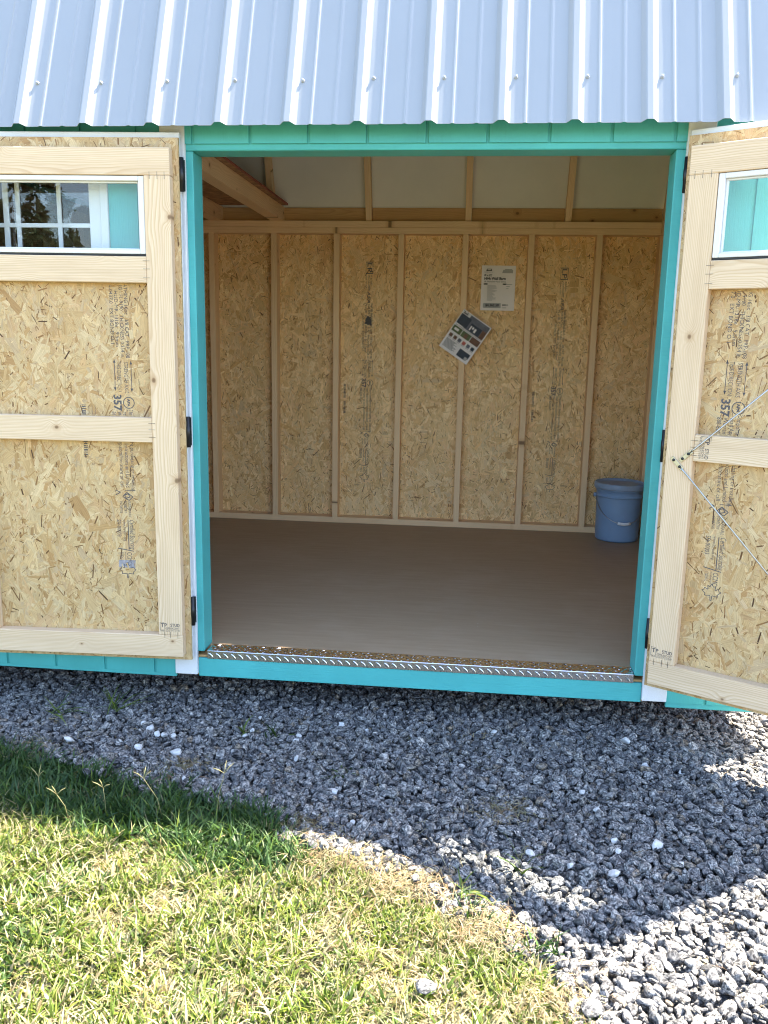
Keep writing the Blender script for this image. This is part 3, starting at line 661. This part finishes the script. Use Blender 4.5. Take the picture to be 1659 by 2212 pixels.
# mill stamps on the two sheets
def clip_stamp(F, zc):
    """drop the print that the rails cover"""
    F.f = [q for q in F.f if not any((1.383 - zc - .004 < F.v[i][1]) or (.8235 - zc - .003 < F.v[i][1] < .9125 - zc + .003) for i in q)]
    return F
zc = .997
F = clip_stamp(sheet_stamp('bar'), zc); F.build('stamp_lettering', 'ink', dl, (.240, .0020, zc), (-1, 0, 0), (0, 0, 1))
zc = 1.04
F = clip_stamp(sheet_stamp(''), zc); F.build('stamp_lettering', 'ink', dr, (.200, -.0020, zc), (1, 0, 0), (0, 0, 1))
bluish = mat_simple('grey_ink_smear', (.27, .26, .28), .8, var=.3, scale=50)
mesh_obj('ink_smear', [(.268, .0019, .372), (.205, .0019, .372), (.207, .0019, .341), (.270, .0019, .345)], [(0, 1, 2, 3)], bluish, dl)
# grade stamps on the lumber
def grade(parent, O, Rv, Uv):
    F = Flat(); F.text('TP', .021, (0, 0), bold=.0004); F.line((-.003, -.014), (-.003, .018), .0014); F.line((-.003, .0185), (.013, .0185), .0014)
    F.text('STUD', .017, (.036, .002), width=.036, bold=.0003); F.text('HSPR/KDHT', .0115, (.013, -.009), width=.059); F.text('0430 SCOTP(1)15W', .0115, (-.002, -.018), width=.074)
    F.build('stamp_lettering', 'ink', parent, O, Rv, Uv)
grade(dl, (.104, .0394, .126), (-1, 0, 0), (0, 0, 1)); grade(dr, (.030, -.0394, .130), (1, 0, 0), (0, 0, 1))
grade(dr, (.148, -.0393, .905), (0, 0, -1), (1, 0, 0))
# brace rods with their brackets on the right door
def rod(a, b, c):
    a, b, c = [Vector((p[0], -.0435, p[1])) for p in (a, b, c)]
    u = (b - a).normalized(); v = Vector((u.z, 0, -u.x))
    o = board_dir('rod_bracket', a - u * .012, b + u * .008, .014, .004, v, 'brass', dr, .001)
    o.location.y = -.0420
    tube('brace_rod', [b - u * .004, b + u * .02, c], .0026, 'zinc', dr, 8)
    for p in (a, b - u * .006):
        s = lathe('screw', [(0, .0), (.0052, .0), (.0048, .002), (.002, .003), (0, .003)], 'black', dr, 12); s.matrix_basis = Matrix.Translation((p.x, -.0440, p.z)) @ Matrix.Rotation(R_(90), 4, 'X')
rod((.076, .825), (.105, .855), (.79, 1.55)) if False else rod((.080, .829), (.103, .851), (.700, 1.458 - .02))
rod((.051, .822), (.077, .797), (.700, .155))

# =================================================================== THINGS INSIDE
bk = tag(empty('bucket', (1.215, 2.335, 0)), 'slate blue plastic bucket with lid standing in the back corner', 'bucket')
bo = lathe('bucket_body', [(0, .002), (.126, .002), (.131, .008), (.1325, .02), (.138, .272), (.138, .277), (.1495, .280), (.150, .286), (.141, .290), (.1395, .296), (.1425, .318), (.1475, .320), (.148, .325), (.144, .328), (.1435, .345)], 'bucket', bk, 56)
lathe('lid', [(.1435, .326), (.1535, .328), (.156, .334), (.156, .358), (.152, .364), (.146, .366), (.142, .362), (.139, .354), (.12, .352), (0, .353)], 'lid', bk, 56)
hp = []
for k in range(25):
    a = math.pi * k / 24; th = -math.pi / 2 + (a - math.pi / 2) * 1.0
    hp.append((.149 * math.sin(th + math.pi / 2), -.149 * math.cos(th + math.pi / 2) - .004, .283 - .158 * math.sin(a) ** .85))
rz = R_(6)
hp = [(x * math.cos(rz) - y * math.sin(rz), x * math.sin(rz) + y * math.cos(rz), z) for x, y, z in hp]
tube('handle', hp, .0026, 'zinc', bk, 6)
gp = [hp[10], hp[11], hp[12], hp[13], hp[14]]; tube('grip', gp, .0095, 'grip', bk, 10)
for k in (0, 24):
    o = lathe('handle_ear', [(0, -.012), (.013, -.012), (.013, .004), (0, .006)], 'bucket', bk, 14); o.matrix_basis = Matrix.Translation(hp[k]) @ Matrix.Rotation(R_(90 if k == 0 else -90), 4, 'Y')

# price sheet on the back wall
def sheet_mesh(name, w, h, mat, bend):
    V = []; Fc = []; n = 8
    for j in range(n + 1):
        for i in range(n + 1):
            u, v = i / n, j / n; V.append((u * w, -bend * ((u - .5) ** 2 * 2 + (1 - v) ** 2) - .0006, -h + v * h))
    for j in range(n):
        for i in range(n): a = j * (n + 1) + i; Fc.append((a, a + 1, a + n + 2, a + n + 1))
    return mesh_obj(name, V, Fc, mat, smooth=True)
ps = sheet_mesh('price_sheet', .213, .277, 'paper', .004)
tag(ps, "white price sheet reading High Wall Barn stapled flat on the back wall", 'sign'); ps.location = (.3025, 2.5676, 1.684); ps.rotation_euler = (0, R_(.2), 0)
F = Flat()
F.text("8' x 12'", .0165, (.017, -.066), bold=.0006); F.text('High Wall Barn', .0235, (.017, -.088), width=.135, bold=.0008)
F.text('LP SmartSide Panel Siding', .0125, (.017, -.103), width=.135); F.text('PREMIER SHEDS LTD', .006, (.017, -.043), width=.055)
F.text('$4,365.50', .0235, (.030, -.252), width=.086, bold=.0008); F.text('$202.11', .013, (.137, -.247), width=.036, bold=.0004)
F.rect(.015, -.118, .039, -.110); F.rect(.135, -.118, .158, -.110)
for s in (-1, 1): F.add([(.046 + s * .008, -.034), (.046 + s * .018, -.034), (.046 + s * .013, -.018)], [(0, 1, 2)])
F.rect(.036, -.034, .056, -.030); F.line((.036, -.022), (.056, -.022), .002)
F.build('price_lettering', 'inkp', ps, (0, -.0075, 0), (1, 0, 0), (0, 0, 1))
F = Flat(); r5 = random.Random(5)
for k in range(24): F.rect(.039, -.1215 - k * .0041, .039 + r5.uniform(.03, .062), -.1215 - k * .0041 + .0017)
for k, wv in enumerate((.034, .022, .014)): F.rect(.160 if k == 0 else .158, -.117 - k * .013, (.160 if k == 0 else .158) + wv, -.1135 - k * .013)
for k in range(2): F.rect(.137, -.258 - k * .004, .163, -.256 - k * .004)
F.rect(.135, -.046, .196, -.026); F.add([(.128, -.046), (.135, -.046), (.135, -.026)], [(0, 1, 2)]); F.rect(.145, -.026, .190, -.021)
F.rect(.020, -.262, .128, -.232); F.add([(.020, -.262), (.020, -.232), (.015, -.238), (.015, -.256)], [(0, 1, 2, 3)])
F.build('price_lettering', 'greyp', ps, (0, -.0066, 0), (1, 0, 0), (0, 0, 1))
# flyer nailed by its corner, hanging askew on a stud
fl = sheet_mesh('flyer', .213, .277, 'paper', .010)
tag(fl, 'colour flyer with shed photographs hanging askew from a stud', 'flyer'); fl.location = (.201, 2.4780, 1.4115); fl.rotation_euler = (0, R_(33.5), R_(2))
def pr(mat, rects, name='flyer_picture', y=-.0125):
    F = Flat()
    for r in rects: F.rect(r[0], -r[3], r[2], -r[1])
    F.build(name, mat, fl, (0, y, 0), (1, 0, 0), (0, 0, 1))
pr('slate', [(.062, .008, .205, .098)]); pr('navy', [(.006, .028, .080, .094)], y=-.0128); pr('brownp', [(.175, .045, .205, .098)], y=-.0128)
pr('navy', [(.092, .045, .172, .094)], y=-.0129); pr('paper', [(.112, .06, .122, .076), (.128, .062, .142, .088), (.097, .06, .106, .09)], y=-.0131)
pr('greenp', [(.006, .112, .070, .150)]); pr('greenp', [(.074, .112, .138, .150)]); pr('brownp', [(.142, .112, .206, .150)]); pr('paper', [(.018, .122, .05, .138)], y=-.0128); pr('brownp', [(.095, .120, .118, .148)], y=-.0128)
for k, mm in enumerate(('brownp', 'brownp', 'slate', 'redp', 'slate', 'navy')): pr(mm, [(.012 + k * .033, .166, .034 + k * .033, .188)])
pr('navy', [(.122, .214, .200, .262)]); pr('greyp', [(.176, .240, .196, .260)], y=-.0128)
F = Flat(); F.text('BACKYARD STORAGE BUILT RIGHT', .009, (.012, -.108), width=.190); F.text('PREMIER', .010, (.010, -.022), width=.034, bold=.0004)
for s in (-1, 1): F.add([(.027 + s * .006, -.012), (.027 + s * .014, -.012), (.027 + s * .010, -.003)], [(0, 1, 2)])
for k in range(11): F.rect(.012, -.206 - k * .0052, .012 + r5.uniform(.06, .09), -.204 - k * .0052)
for k in range(6): F.rect(.012 + k * .033, -.195, .032 + k * .033, -.193)
F.build('flyer_lettering', 'inkp', fl, (0, -.0132, 0), (1, 0, 0), (0, 0, 1))
lathe('nail', [(0, 0), (.004, 0), (.004, .002), (0, .0025)], 'zinc', fl, 10).matrix_basis = Matrix.Translation((.008, -.013, -.006)) @ Matrix.Rotation(R_(90), 4, 'X')

# =================================================================== GROUND COVER
def inside(poly, x, y):
    r = np.zeros(len(x), bool); n = len(poly)
    for i in range(n):
        x1, y1 = poly[i]; x2, y2 = poly[(i + 1) % n]
        c = ((y1 > y) != (y2 > y)) & (x < (x2 - x1) * (y - y1) / ((y2 - y1) or 1e-9) + x1); r ^= c
    return r
def vnoise(x, y, f, seed):
    g = np.random.default_rng(seed); t = g.random((64, 64)); u, v = x * f + 100, y * f + 100
    i, j = np.floor(u).astype(int), np.floor(v).astype(int); a, b = u - i, v - j; a = a * a * (3 - 2 * a); b = b * b * (3 - 2 * b)
    T = lambda p, q: t[p % 64, q % 64]
    return (T(i, j) * (1 - a) + T(i + 1, j) * a) * (1 - b) + (T(i, j + 1) * (1 - a) + T(i + 1, j + 1) * a) * b

def stone_mesh(name, seed, sub=3):
    g = random.Random(seed); bm = bmesh.new(); bmesh.ops.create_icosphere(bm, subdivisions=sub, radius=.5)
    planes = []
    for k in range(g.randint(9, 14)):
        v = Vector((g.gauss(0, 1), g.gauss(0, 1), g.gauss(0, 1))).normalized(); planes.append((v, g.uniform(.24, .44)))
    sx, sy, sz = 1, g.uniform(.62, .95), g.uniform(.45, .8)
    for v in bm.verts:
        p = v.co.copy()
        for n_, d in planes:
            e = p.dot(n_) - d
            if e > 0: p -= n_ * e * .97
        p += p.normalized() * (.022 * math.sin(p.x * 9 + seed) * math.sin(p.y * 11 + seed * 2) + .012 * math.sin(p.z * 23 + seed * 3))
        v.co = (p.x * sx * 1.15, p.y * sy * 1.15, p.z * sz * 1.15)
    me = bpy.data.meshes.new(name); bm.to_mesh(me); bm.free(); me.polygons.foreach_set('use_smooth', [True] * len(me.polygons)); me.materials.append(M['stone']); return me

def scatter(name, pos, rot, scl, idx, protos, mat):
    """one object: geometry nodes put the prototypes on stored points (ground cover nobody could count)"""
    coll = bpy.data.collections.new(name + '_shapes')
    for i, me in enumerate(protos): coll.objects.link(bpy.data.objects.new('%s_shape_%02d' % (name, i), me))
    me = bpy.data.meshes.new(name); n = len(pos); me.vertices.add(n); me.vertices.foreach_set('co', np.asarray(pos, np.float32).ravel())
    a = me.attributes.new('rot', 'FLOAT_VECTOR', 'POINT'); a.data.foreach_set('vector', np.asarray(rot, np.float32).ravel())
    a = me.attributes.new('scl', 'FLOAT_VECTOR', 'POINT'); a.data.foreach_set('vector', np.asarray(scl, np.float32).ravel())
    a = me.attributes.new('idx', 'INT', 'POINT'); a.data.foreach_set('value', np.asarray(idx, np.int32))
    o = link(bpy.data.objects.new(name, me)); me.materials.append(mat)
    t = bpy.data.node_groups.new(name, 'GeometryNodeTree')
    t.interface.new_socket('Geometry', in_out='INPUT', socket_type='NodeSocketGeometry'); t.interface.new_socket('Geometry', in_out='OUTPUT', socket_type='NodeSocketGeometry')
    N = t.nodes.new; gi, go, io, ci = N('NodeGroupInput'), N('NodeGroupOutput'), N('GeometryNodeInstanceOnPoints'), N('GeometryNodeCollectionInfo')
    ci.inputs['Collection'].default_value = coll; ci.inputs['Separate Children'].default_value = True; ci.inputs['Reset Children'].default_value = True
    io.inputs['Pick Instance'].default_value = True
    def at(nm, ty):
        x = N('GeometryNodeInputNamedAttribute'); x.data_type = ty; x.inputs['Name'].default_value = nm; return x.outputs['Attribute']
    L = t.links.new; L(gi.outputs[0], io.inputs['Points']); L(ci.outputs[0], io.inputs['Instance']); L(at('idx', 'INT'), io.inputs['Instance Index'])
    er = N('FunctionNodeEulerToRotation'); L(at('rot', 'FLOAT_VECTOR'), er.inputs[0]); L(er.outputs[0], io.inputs['Rotation']); L(at('scl', 'FLOAT_VECTOR'), io.inputs['Scale'])
    L(io.outputs[0], go.inputs[0])
    m = o.modifiers.new('scatter', 'NODES'); m.node_group = t
    return tag(o, kind='stuff')

# ---- gravel
def gravel_points(x0, x1, y0, y1, step, z, jz, smin, smax, g):
    X, Y = np.meshgrid(np.arange(x0, x1, step), np.arange(y0, y1, step)); X = X.ravel() + g.uniform(-.5, .5, X.size) * step; Y = Y.ravel() + g.uniform(-.5, .5, Y.size) * step
    dens = np.ones(len(X)); ins = inside(LAWN, X + (vnoise(X, Y, 14, 3) - .5) * .12, Y + (vnoise(X, Y, 14, 4) - .5) * .12)
    keep = ~ins | (g.random(len(X)) < .0)
    X, Y = X[keep], Y[keep]; n = len(X)
    Z = z + g.uniform(0, jz, n) + (vnoise(X, Y, 3, 8) - .5) * .025
    s = np.exp(g.normal(math.log(math.sqrt(smin * smax)), .36, n)).clip(smin * .6, smax * 1.22)
    return np.stack([X, Y, Z], 1), s
g = np.random.default_rng(5)
p1, s1 = gravel_points(-2.1, 2.3, -2.3, 1.25, .0185, GZ - .018, .008, .017, .027, g)
p2, s2 = gravel_points(-2.1, 2.3, -2.3, 1.25, .0205, GZ - .004, .011, .0195, .033, g)
p3, s3 = gravel_points(-2.1, 2.3, -2.3, 1.25, .070, GZ + .004, .010, .026, .038, g)
P = np.concatenate([p1, p2, p3]); s = np.concatenate([s1, s2, s3]); n = len(P)
prot = [stone_mesh('stone_shape', 100 + k) for k in range(16)]
rt = np.stack([g.normal(0, .5, n), g.normal(0, .5, n), g.uniform(0, 6.283, n)], 1)
sc = s[:, None] * np.stack([g.uniform(.85, 1.25, n), np.ones(n), g.uniform(.75, 1.1, n)], 1)
tag(scatter('gravel', P, rt, sc, g.integers(0, 16, n), prot, M['stone']), 'crushed grey granite gravel in front of and under the shed', 'gravel')

# ---- grass: clumps of curved blades
def clump(name, seed, nb, ln, wd, spread, lean, cols, wts):
    g = np.random.default_rng(seed); V = []; Fc = []; C = []
    cols = np.array(cols)
    for b in range(nb):
        L = ln * g.uniform(.55, 1.25); w = wd * g.uniform(.6, 1.2); az = g.uniform(0, 6.283); le = abs(g.normal(lean, .35)); cv = g.uniform(.2, 1.5)
        px, py = g.normal(0, spread, 2); c = cols[g.choice(len(cols), p=wts)] * g.uniform(.82, 1.15)
        sd = az + math.pi / 2 + g.normal(0, .5); p = np.array([px, py, -.004]); b0 = len(V); ns = 4
        for k in range(ns + 1):
            t = k / ns; ww = w * (1 - t ** 1.8) * (.75 + .5 * math.sin(math.pi * min(1, t * 1.3))) * .5
            off = np.array([math.cos(sd) * ww, math.sin(sd) * ww, ww * .25])
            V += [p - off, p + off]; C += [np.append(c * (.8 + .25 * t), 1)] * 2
            th = le + cv * t; p = p + np.array([math.sin(th) * math.cos(az), math.sin(th) * math.sin(az), math.cos(th)]) * L / ns
        for k in range(ns): a = b0 + 2 * k; Fc.append((a, a + 1, a + 3, a + 2))
    me = bpy.data.meshes.new(name); me.from_pydata([tuple(v) for v in V], [], Fc); me.materials.append(M['blade'])
    a = me.attributes.new('Col', 'FLOAT_COLOR', 'POINT'); a.data.foreach_set('color', np.array(C, np.float32).ravel()); me.polygons.foreach_set('use_smooth', [True] * len(Fc))
    return me
G1, G2, G3, G4 = (.078, .125, .016), (.125, .175, .024), (.195, .225, .042), (.035, .07, .015)
H1, H2, H3 = (.05, .105, .028), (.075, .14, .03), (.032, .07, .022)  # darker, bluer greens: shade of the lush band put into blade colour
ST1, ST2, ST3 = (.29, .25, .145), (.21, .155, .085), (.38, .34, .22)
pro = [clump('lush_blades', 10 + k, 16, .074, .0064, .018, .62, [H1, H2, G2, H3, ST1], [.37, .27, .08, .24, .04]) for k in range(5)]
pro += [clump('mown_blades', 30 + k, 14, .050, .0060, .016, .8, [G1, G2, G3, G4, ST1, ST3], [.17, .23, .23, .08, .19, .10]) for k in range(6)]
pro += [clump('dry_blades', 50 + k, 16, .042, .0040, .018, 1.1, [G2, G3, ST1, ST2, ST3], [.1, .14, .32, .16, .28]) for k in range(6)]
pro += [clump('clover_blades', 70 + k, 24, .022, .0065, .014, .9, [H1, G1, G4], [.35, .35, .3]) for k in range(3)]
g = np.random.default_rng(6)
n = 17000; X = g.uniform(-2.1, .72, n); Y = g.uniform(-2.5, -.33, n)
Xn = X + (vnoise(X, Y, 9, 21) - .5) * .14; Yn = Y + (vnoise(X, Y, 9, 22) - .5) * .14
k = inside(LAWN, Xn, Yn); X, Y = X[k], Y[k]; n = len(X)
# distance behind the lawn edge (towards the viewer) decides how long the blades are
bx = np.array([p[0] for p in LAWN[:12]]); by = np.array([p[1] for p in LAWN[:12]]); edge = np.interp(X, bx, by) - Y
lush = edge < (.30 + .12 * (vnoise(X, Y, 5, 31) - .5)) * np.clip((-.05 - X) * 3, 0, 1)
dry = vnoise(X, Y, 5.5, 33) * .6 + vnoise(X, Y, 17, 34) * .4 > .54
clv = (vnoise(X, Y, 4, 35) > .80) & (g.random(n) < .6) & (X < -.4)
near_edge_dry = (X > .02) & (edge < .05) & (g.random(n) < .7)
idx = np.where(lush, g.integers(0, 5, n), np.where(near_edge_dry, g.integers(11, 17, n), np.where(clv, g.integers(17, 20, n), np.where(dry & (g.random(n) < .8), g.integers(11, 17, n), g.integers(5, 11, n)))))
keep = ~((lush) & (g.random(n) < .35)); X, Y, idx, lush = X[keep], Y[keep], idx[keep], lush[keep]; n = len(X)
Z = GZ - .022 + (vnoise(X, Y, 4, 36) - .5) * .015
sc = g.uniform(.75, 1.25, n)
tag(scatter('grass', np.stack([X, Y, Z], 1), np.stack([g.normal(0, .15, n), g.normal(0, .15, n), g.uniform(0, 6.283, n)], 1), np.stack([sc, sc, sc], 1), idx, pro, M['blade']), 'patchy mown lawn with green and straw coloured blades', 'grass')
# ---- dead grass litter at the lawn edge and in two brown patches on the gravel
lit = [clump('litter_blades', 90 + k, 7, .045, .0020, .02, 1.5, [ST1, ST2, (.25, .16, .10), ST3], [.30, .25, .2, .25]) for k in range(5)]
pts = []
for cx, cy, sp, m in ((.432, -.62, .05, 60), (-.66, -.50, .06, 60), (-1.234, -.44, .06, 40), (-.18, -.80, .05, 60), (.50, -1.40, .05, 90), (.16, -1.02, .07, 150), (.36, -1.18, .06, 150), (-.02, -.92, .06, 120)):
    for _ in range(m): pts.append((cx + g.normal(0, sp), cy + g.normal(0, sp * .6)))
for _ in range(130): pts.append((g.uniform(-1.3, 1.5), g.uniform(-1.4, -.1)))
pts = np.array(pts); n = len(pts)
tag(scatter('grass_litter', np.column_stack([pts, np.full(n, GZ + .012)]), np.stack([g.normal(0, .2, n), g.normal(0, .2, n), g.uniform(0, 6.283, n)], 1), np.ones((n, 3)) * g.uniform(.6, 1.2, (n, 1)), g.integers(0, 5, n), lit, M['blade']), 'dead straw and clippings strewn on the gravel', 'grass litter')

# ---- single weeds in the gravel, each a thing
WEEDS = [(-1.26, -.15, .09, 14, 'low spreading weed in shaded gravel at the far left'), (-1.05, -.10, .11, 16, 'wiry green weed in the gravel below the left door'),
         (-.524, -.20, .05, 9, 'small weed tuft left of a white pebble under the doorway'), (-.397, -.222, .06, 12, 'small weed tuft right of a white pebble under the doorway'),
         (-.103, -.459, .06, 10, 'lone weed tuft in mid gravel below the threshold'), (.473, -.937, .10, 7, 'tall upright grass shoot in the sunlit strip of gravel'),
         (.303, -1.032, .05, 12, 'short weed tuft at the tip of the lawn shadow')]
for i, (x, y, L, nb, lb) in enumerate(WEEDS):
    up_ = i == 5
    me = clump('weed', 200 + i, nb, L * 1.5, .0060 if not up_ else .009, .014 if not up_ else .005, .95 if not up_ else .25, [G1, G2, G4], [.4, .3, .3]); me.name = 'weed'
    o = link(bpy.data.objects.new('weed', me)); o.location = (x, y, GZ + .006); tag(o, lb, 'weed', 'weeds growing in the gravel')
# ---- seed stalks standing above the lawn edge
STK = [(-.438, -.79, .17, .4, 'tallest seed stalk standing on the shaded lawn edge'), (-.60, -.80, .14, -.7, 'leaning seed stalk with a pale head beside the lush grass'), (-.781, -.80, .10, .1, 'forked seed stalk in the middle of the lawn edge'), (-.88, -.84, .09, -.5, 'low forked seed stalk near the left of the lawn edge'), (-1.03, -.73, .08, .3, 'shortest seed stalk at the far left of the lawn')]
straw = mat_simple('seed_stalk_straw', (.26, .23, .10), .7, var=.2, scale=60)
for x, y, h, ln, lb in STK:
    st = tag(empty('seed_stalk', (x, y, GZ)), lb, 'grass stalk', 'seed stalks at the lawn edge')
    top = Vector((ln * h * .5, -.02, h)); tube('stem', [(0, 0, -.01), (ln * h * .15, -.005, h * .5), top], [.0011, .0009, .0007], straw, st, 5)
    for k in range(3):
        a = -1.1 + k * 1.0 + rng.uniform(-.2, .2); e = top + Vector((math.sin(a) * .035, rng.uniform(-.02, .02), .012 + .02 * math.cos(a)))
        tube('seed_spike', [top, (top + e) / 2 + Vector((0, 0, .003)), e], [.0007, .0014, .0005], straw, st, 5)

# ---- white quartz pebbles among the grey stones; the stone on the lawn
qm = [stone_mesh('quartz_pebble', 300 + k) for k in range(5)]
for m_ in qm: m_.materials.clear(); m_.materials.append(M['quartz'])
WP = [(-.898, -.199), (-.787, -.281), (-.497, -.239), (-.303, -.218), (-.482, -.198), (-.614, -.582), (-.114, -.586), (-.481, -.097), (-.276, -.387)]
from_rng = np.random.default_rng(77)
for _ in range(36):
    x, y = from_rng.uniform(-1.2, 1.2), from_rng.uniform(-1.0, -.06)
    if not inside(LAWN, np.array([x]), np.array([y - .06]))[0]: WP.append((x, y))
for i, (x, y) in enumerate(WP):
    o = link(bpy.data.objects.new('white_pebble', qm[i % 5])); sz = rng.uniform(.020, .046)
    o.location = (x, y, GZ + .011); o.rotation_euler = (rng.uniform(-.5, .5), rng.uniform(-.5, .5), rng.uniform(0, 6.3)); o.scale = (sz, sz, sz)
    tag(o, 'chalky white quartz pebble lying on top of the grey gravel', 'pebble', 'white pebbles in the gravel')
o = link(bpy.data.objects.new('lawn_stone', stone_mesh('lawn_stone', 400))); o.location = (.235, -1.395, GZ + .012); o.scale = (.052, .042, .036); o.rotation_euler = (.2, .1, .7)
tag(o, 'single pale granite stone lying out on the lawn', 'stone')

# =================================================================== TREES across the lawn (mirrored in the window glass)
def tree(name, x, y, h, w, seed, label, pine=True):
    g = np.random.default_rng(seed); t = tag(empty(name, (x, y, GZ)), label, 'tree', 'trees across the lawn')
    tube('trunk', [(0, 0, 0), (.05, .02, h * .35), (.0, .06, h * .7), (.02, 0, h * .97)], [h * .022, h * .017, h * .010, .02], 'bark', t, 8)
    n = 9000; tt = g.random(n) ** (.75 if pine else 1.0)
    z = h * (.18 + .82 * tt); prof = (1 - tt) ** .7 * .95 + .06 if pine else np.sqrt(np.clip(1 - (2 * tt - .9) ** 2, .02, 1))
    layer = .65 + .5 * np.abs(np.sin(tt * 19 + seed)); a = g.uniform(0, 6.283, n); lob = .65 + .5 * vnoise(np.cos(a) * 2 + seed, np.sin(a) * 2 + tt * 6, 1.0, seed)
    r = w * prof * layer * lob * np.sqrt(g.random(n)); c = np.stack([r * np.cos(a), r * np.sin(a), z - r * .18], 1)
    ok = vnoise(c[:, 0] * 2.6 + seed * 7, c[:, 2] * 2.2 + c[:, 1], 1.0, seed + 50) * .65 + g.random(n) * .35 > .42; c = c[ok]; n = len(c)
    s_ = .062 * h / 6 * g.uniform(.6, 1.5, n)
    d1 = g.normal(0, 1, (n, 3)); d1 /= np.linalg.norm(d1, axis=1)[:, None]; d2 = np.cross(d1, g.normal(0, 1, (n, 3))); d2 /= np.linalg.norm(d2, axis=1)[:, None]
    V = np.stack([c - d1 * s_[:, None] * 1.6, c + d2 * s_[:, None] * .6, c + d1 * s_[:, None] * 1.6, c - d2 * s_[:, None] * .6], 1).reshape(-1, 3)
    mesh_obj('crown', V.tolist(), np.arange(n * 4).reshape(-1, 4).tolist(), 'needle', t)
tree('pine_tree', -9.2, -20, 6.6, 1.7, 1, 'tallest dark pine across the lawn, mirrored in the window')
tree('pine_tree', -10.6, -20.5, 4.9, 1.6, 2, 'mid height pine standing beside the tallest one')
tree('pine_tree', -12.3, -21, 5.3, 1.5, 3, 'slender pine left of the mid height one')
tree('broadleaf_tree', -14.2, -20, 4.4, 2.2, 4, 'round bushy tree at the end of the row', False)
tree('broadleaf_tree', -7.2, -23, 4.0, 2.0, 5, 'low bushy tree near the right end of the row', False)
tree('pine_tree', -16.5, -22, 7.5, 2.2, 6, 'broad old pine standing apart at the row end')
tree('pine_tree', 4.5, -24, 8.0, 2.2, 7, 'solitary pine straight behind the viewer')
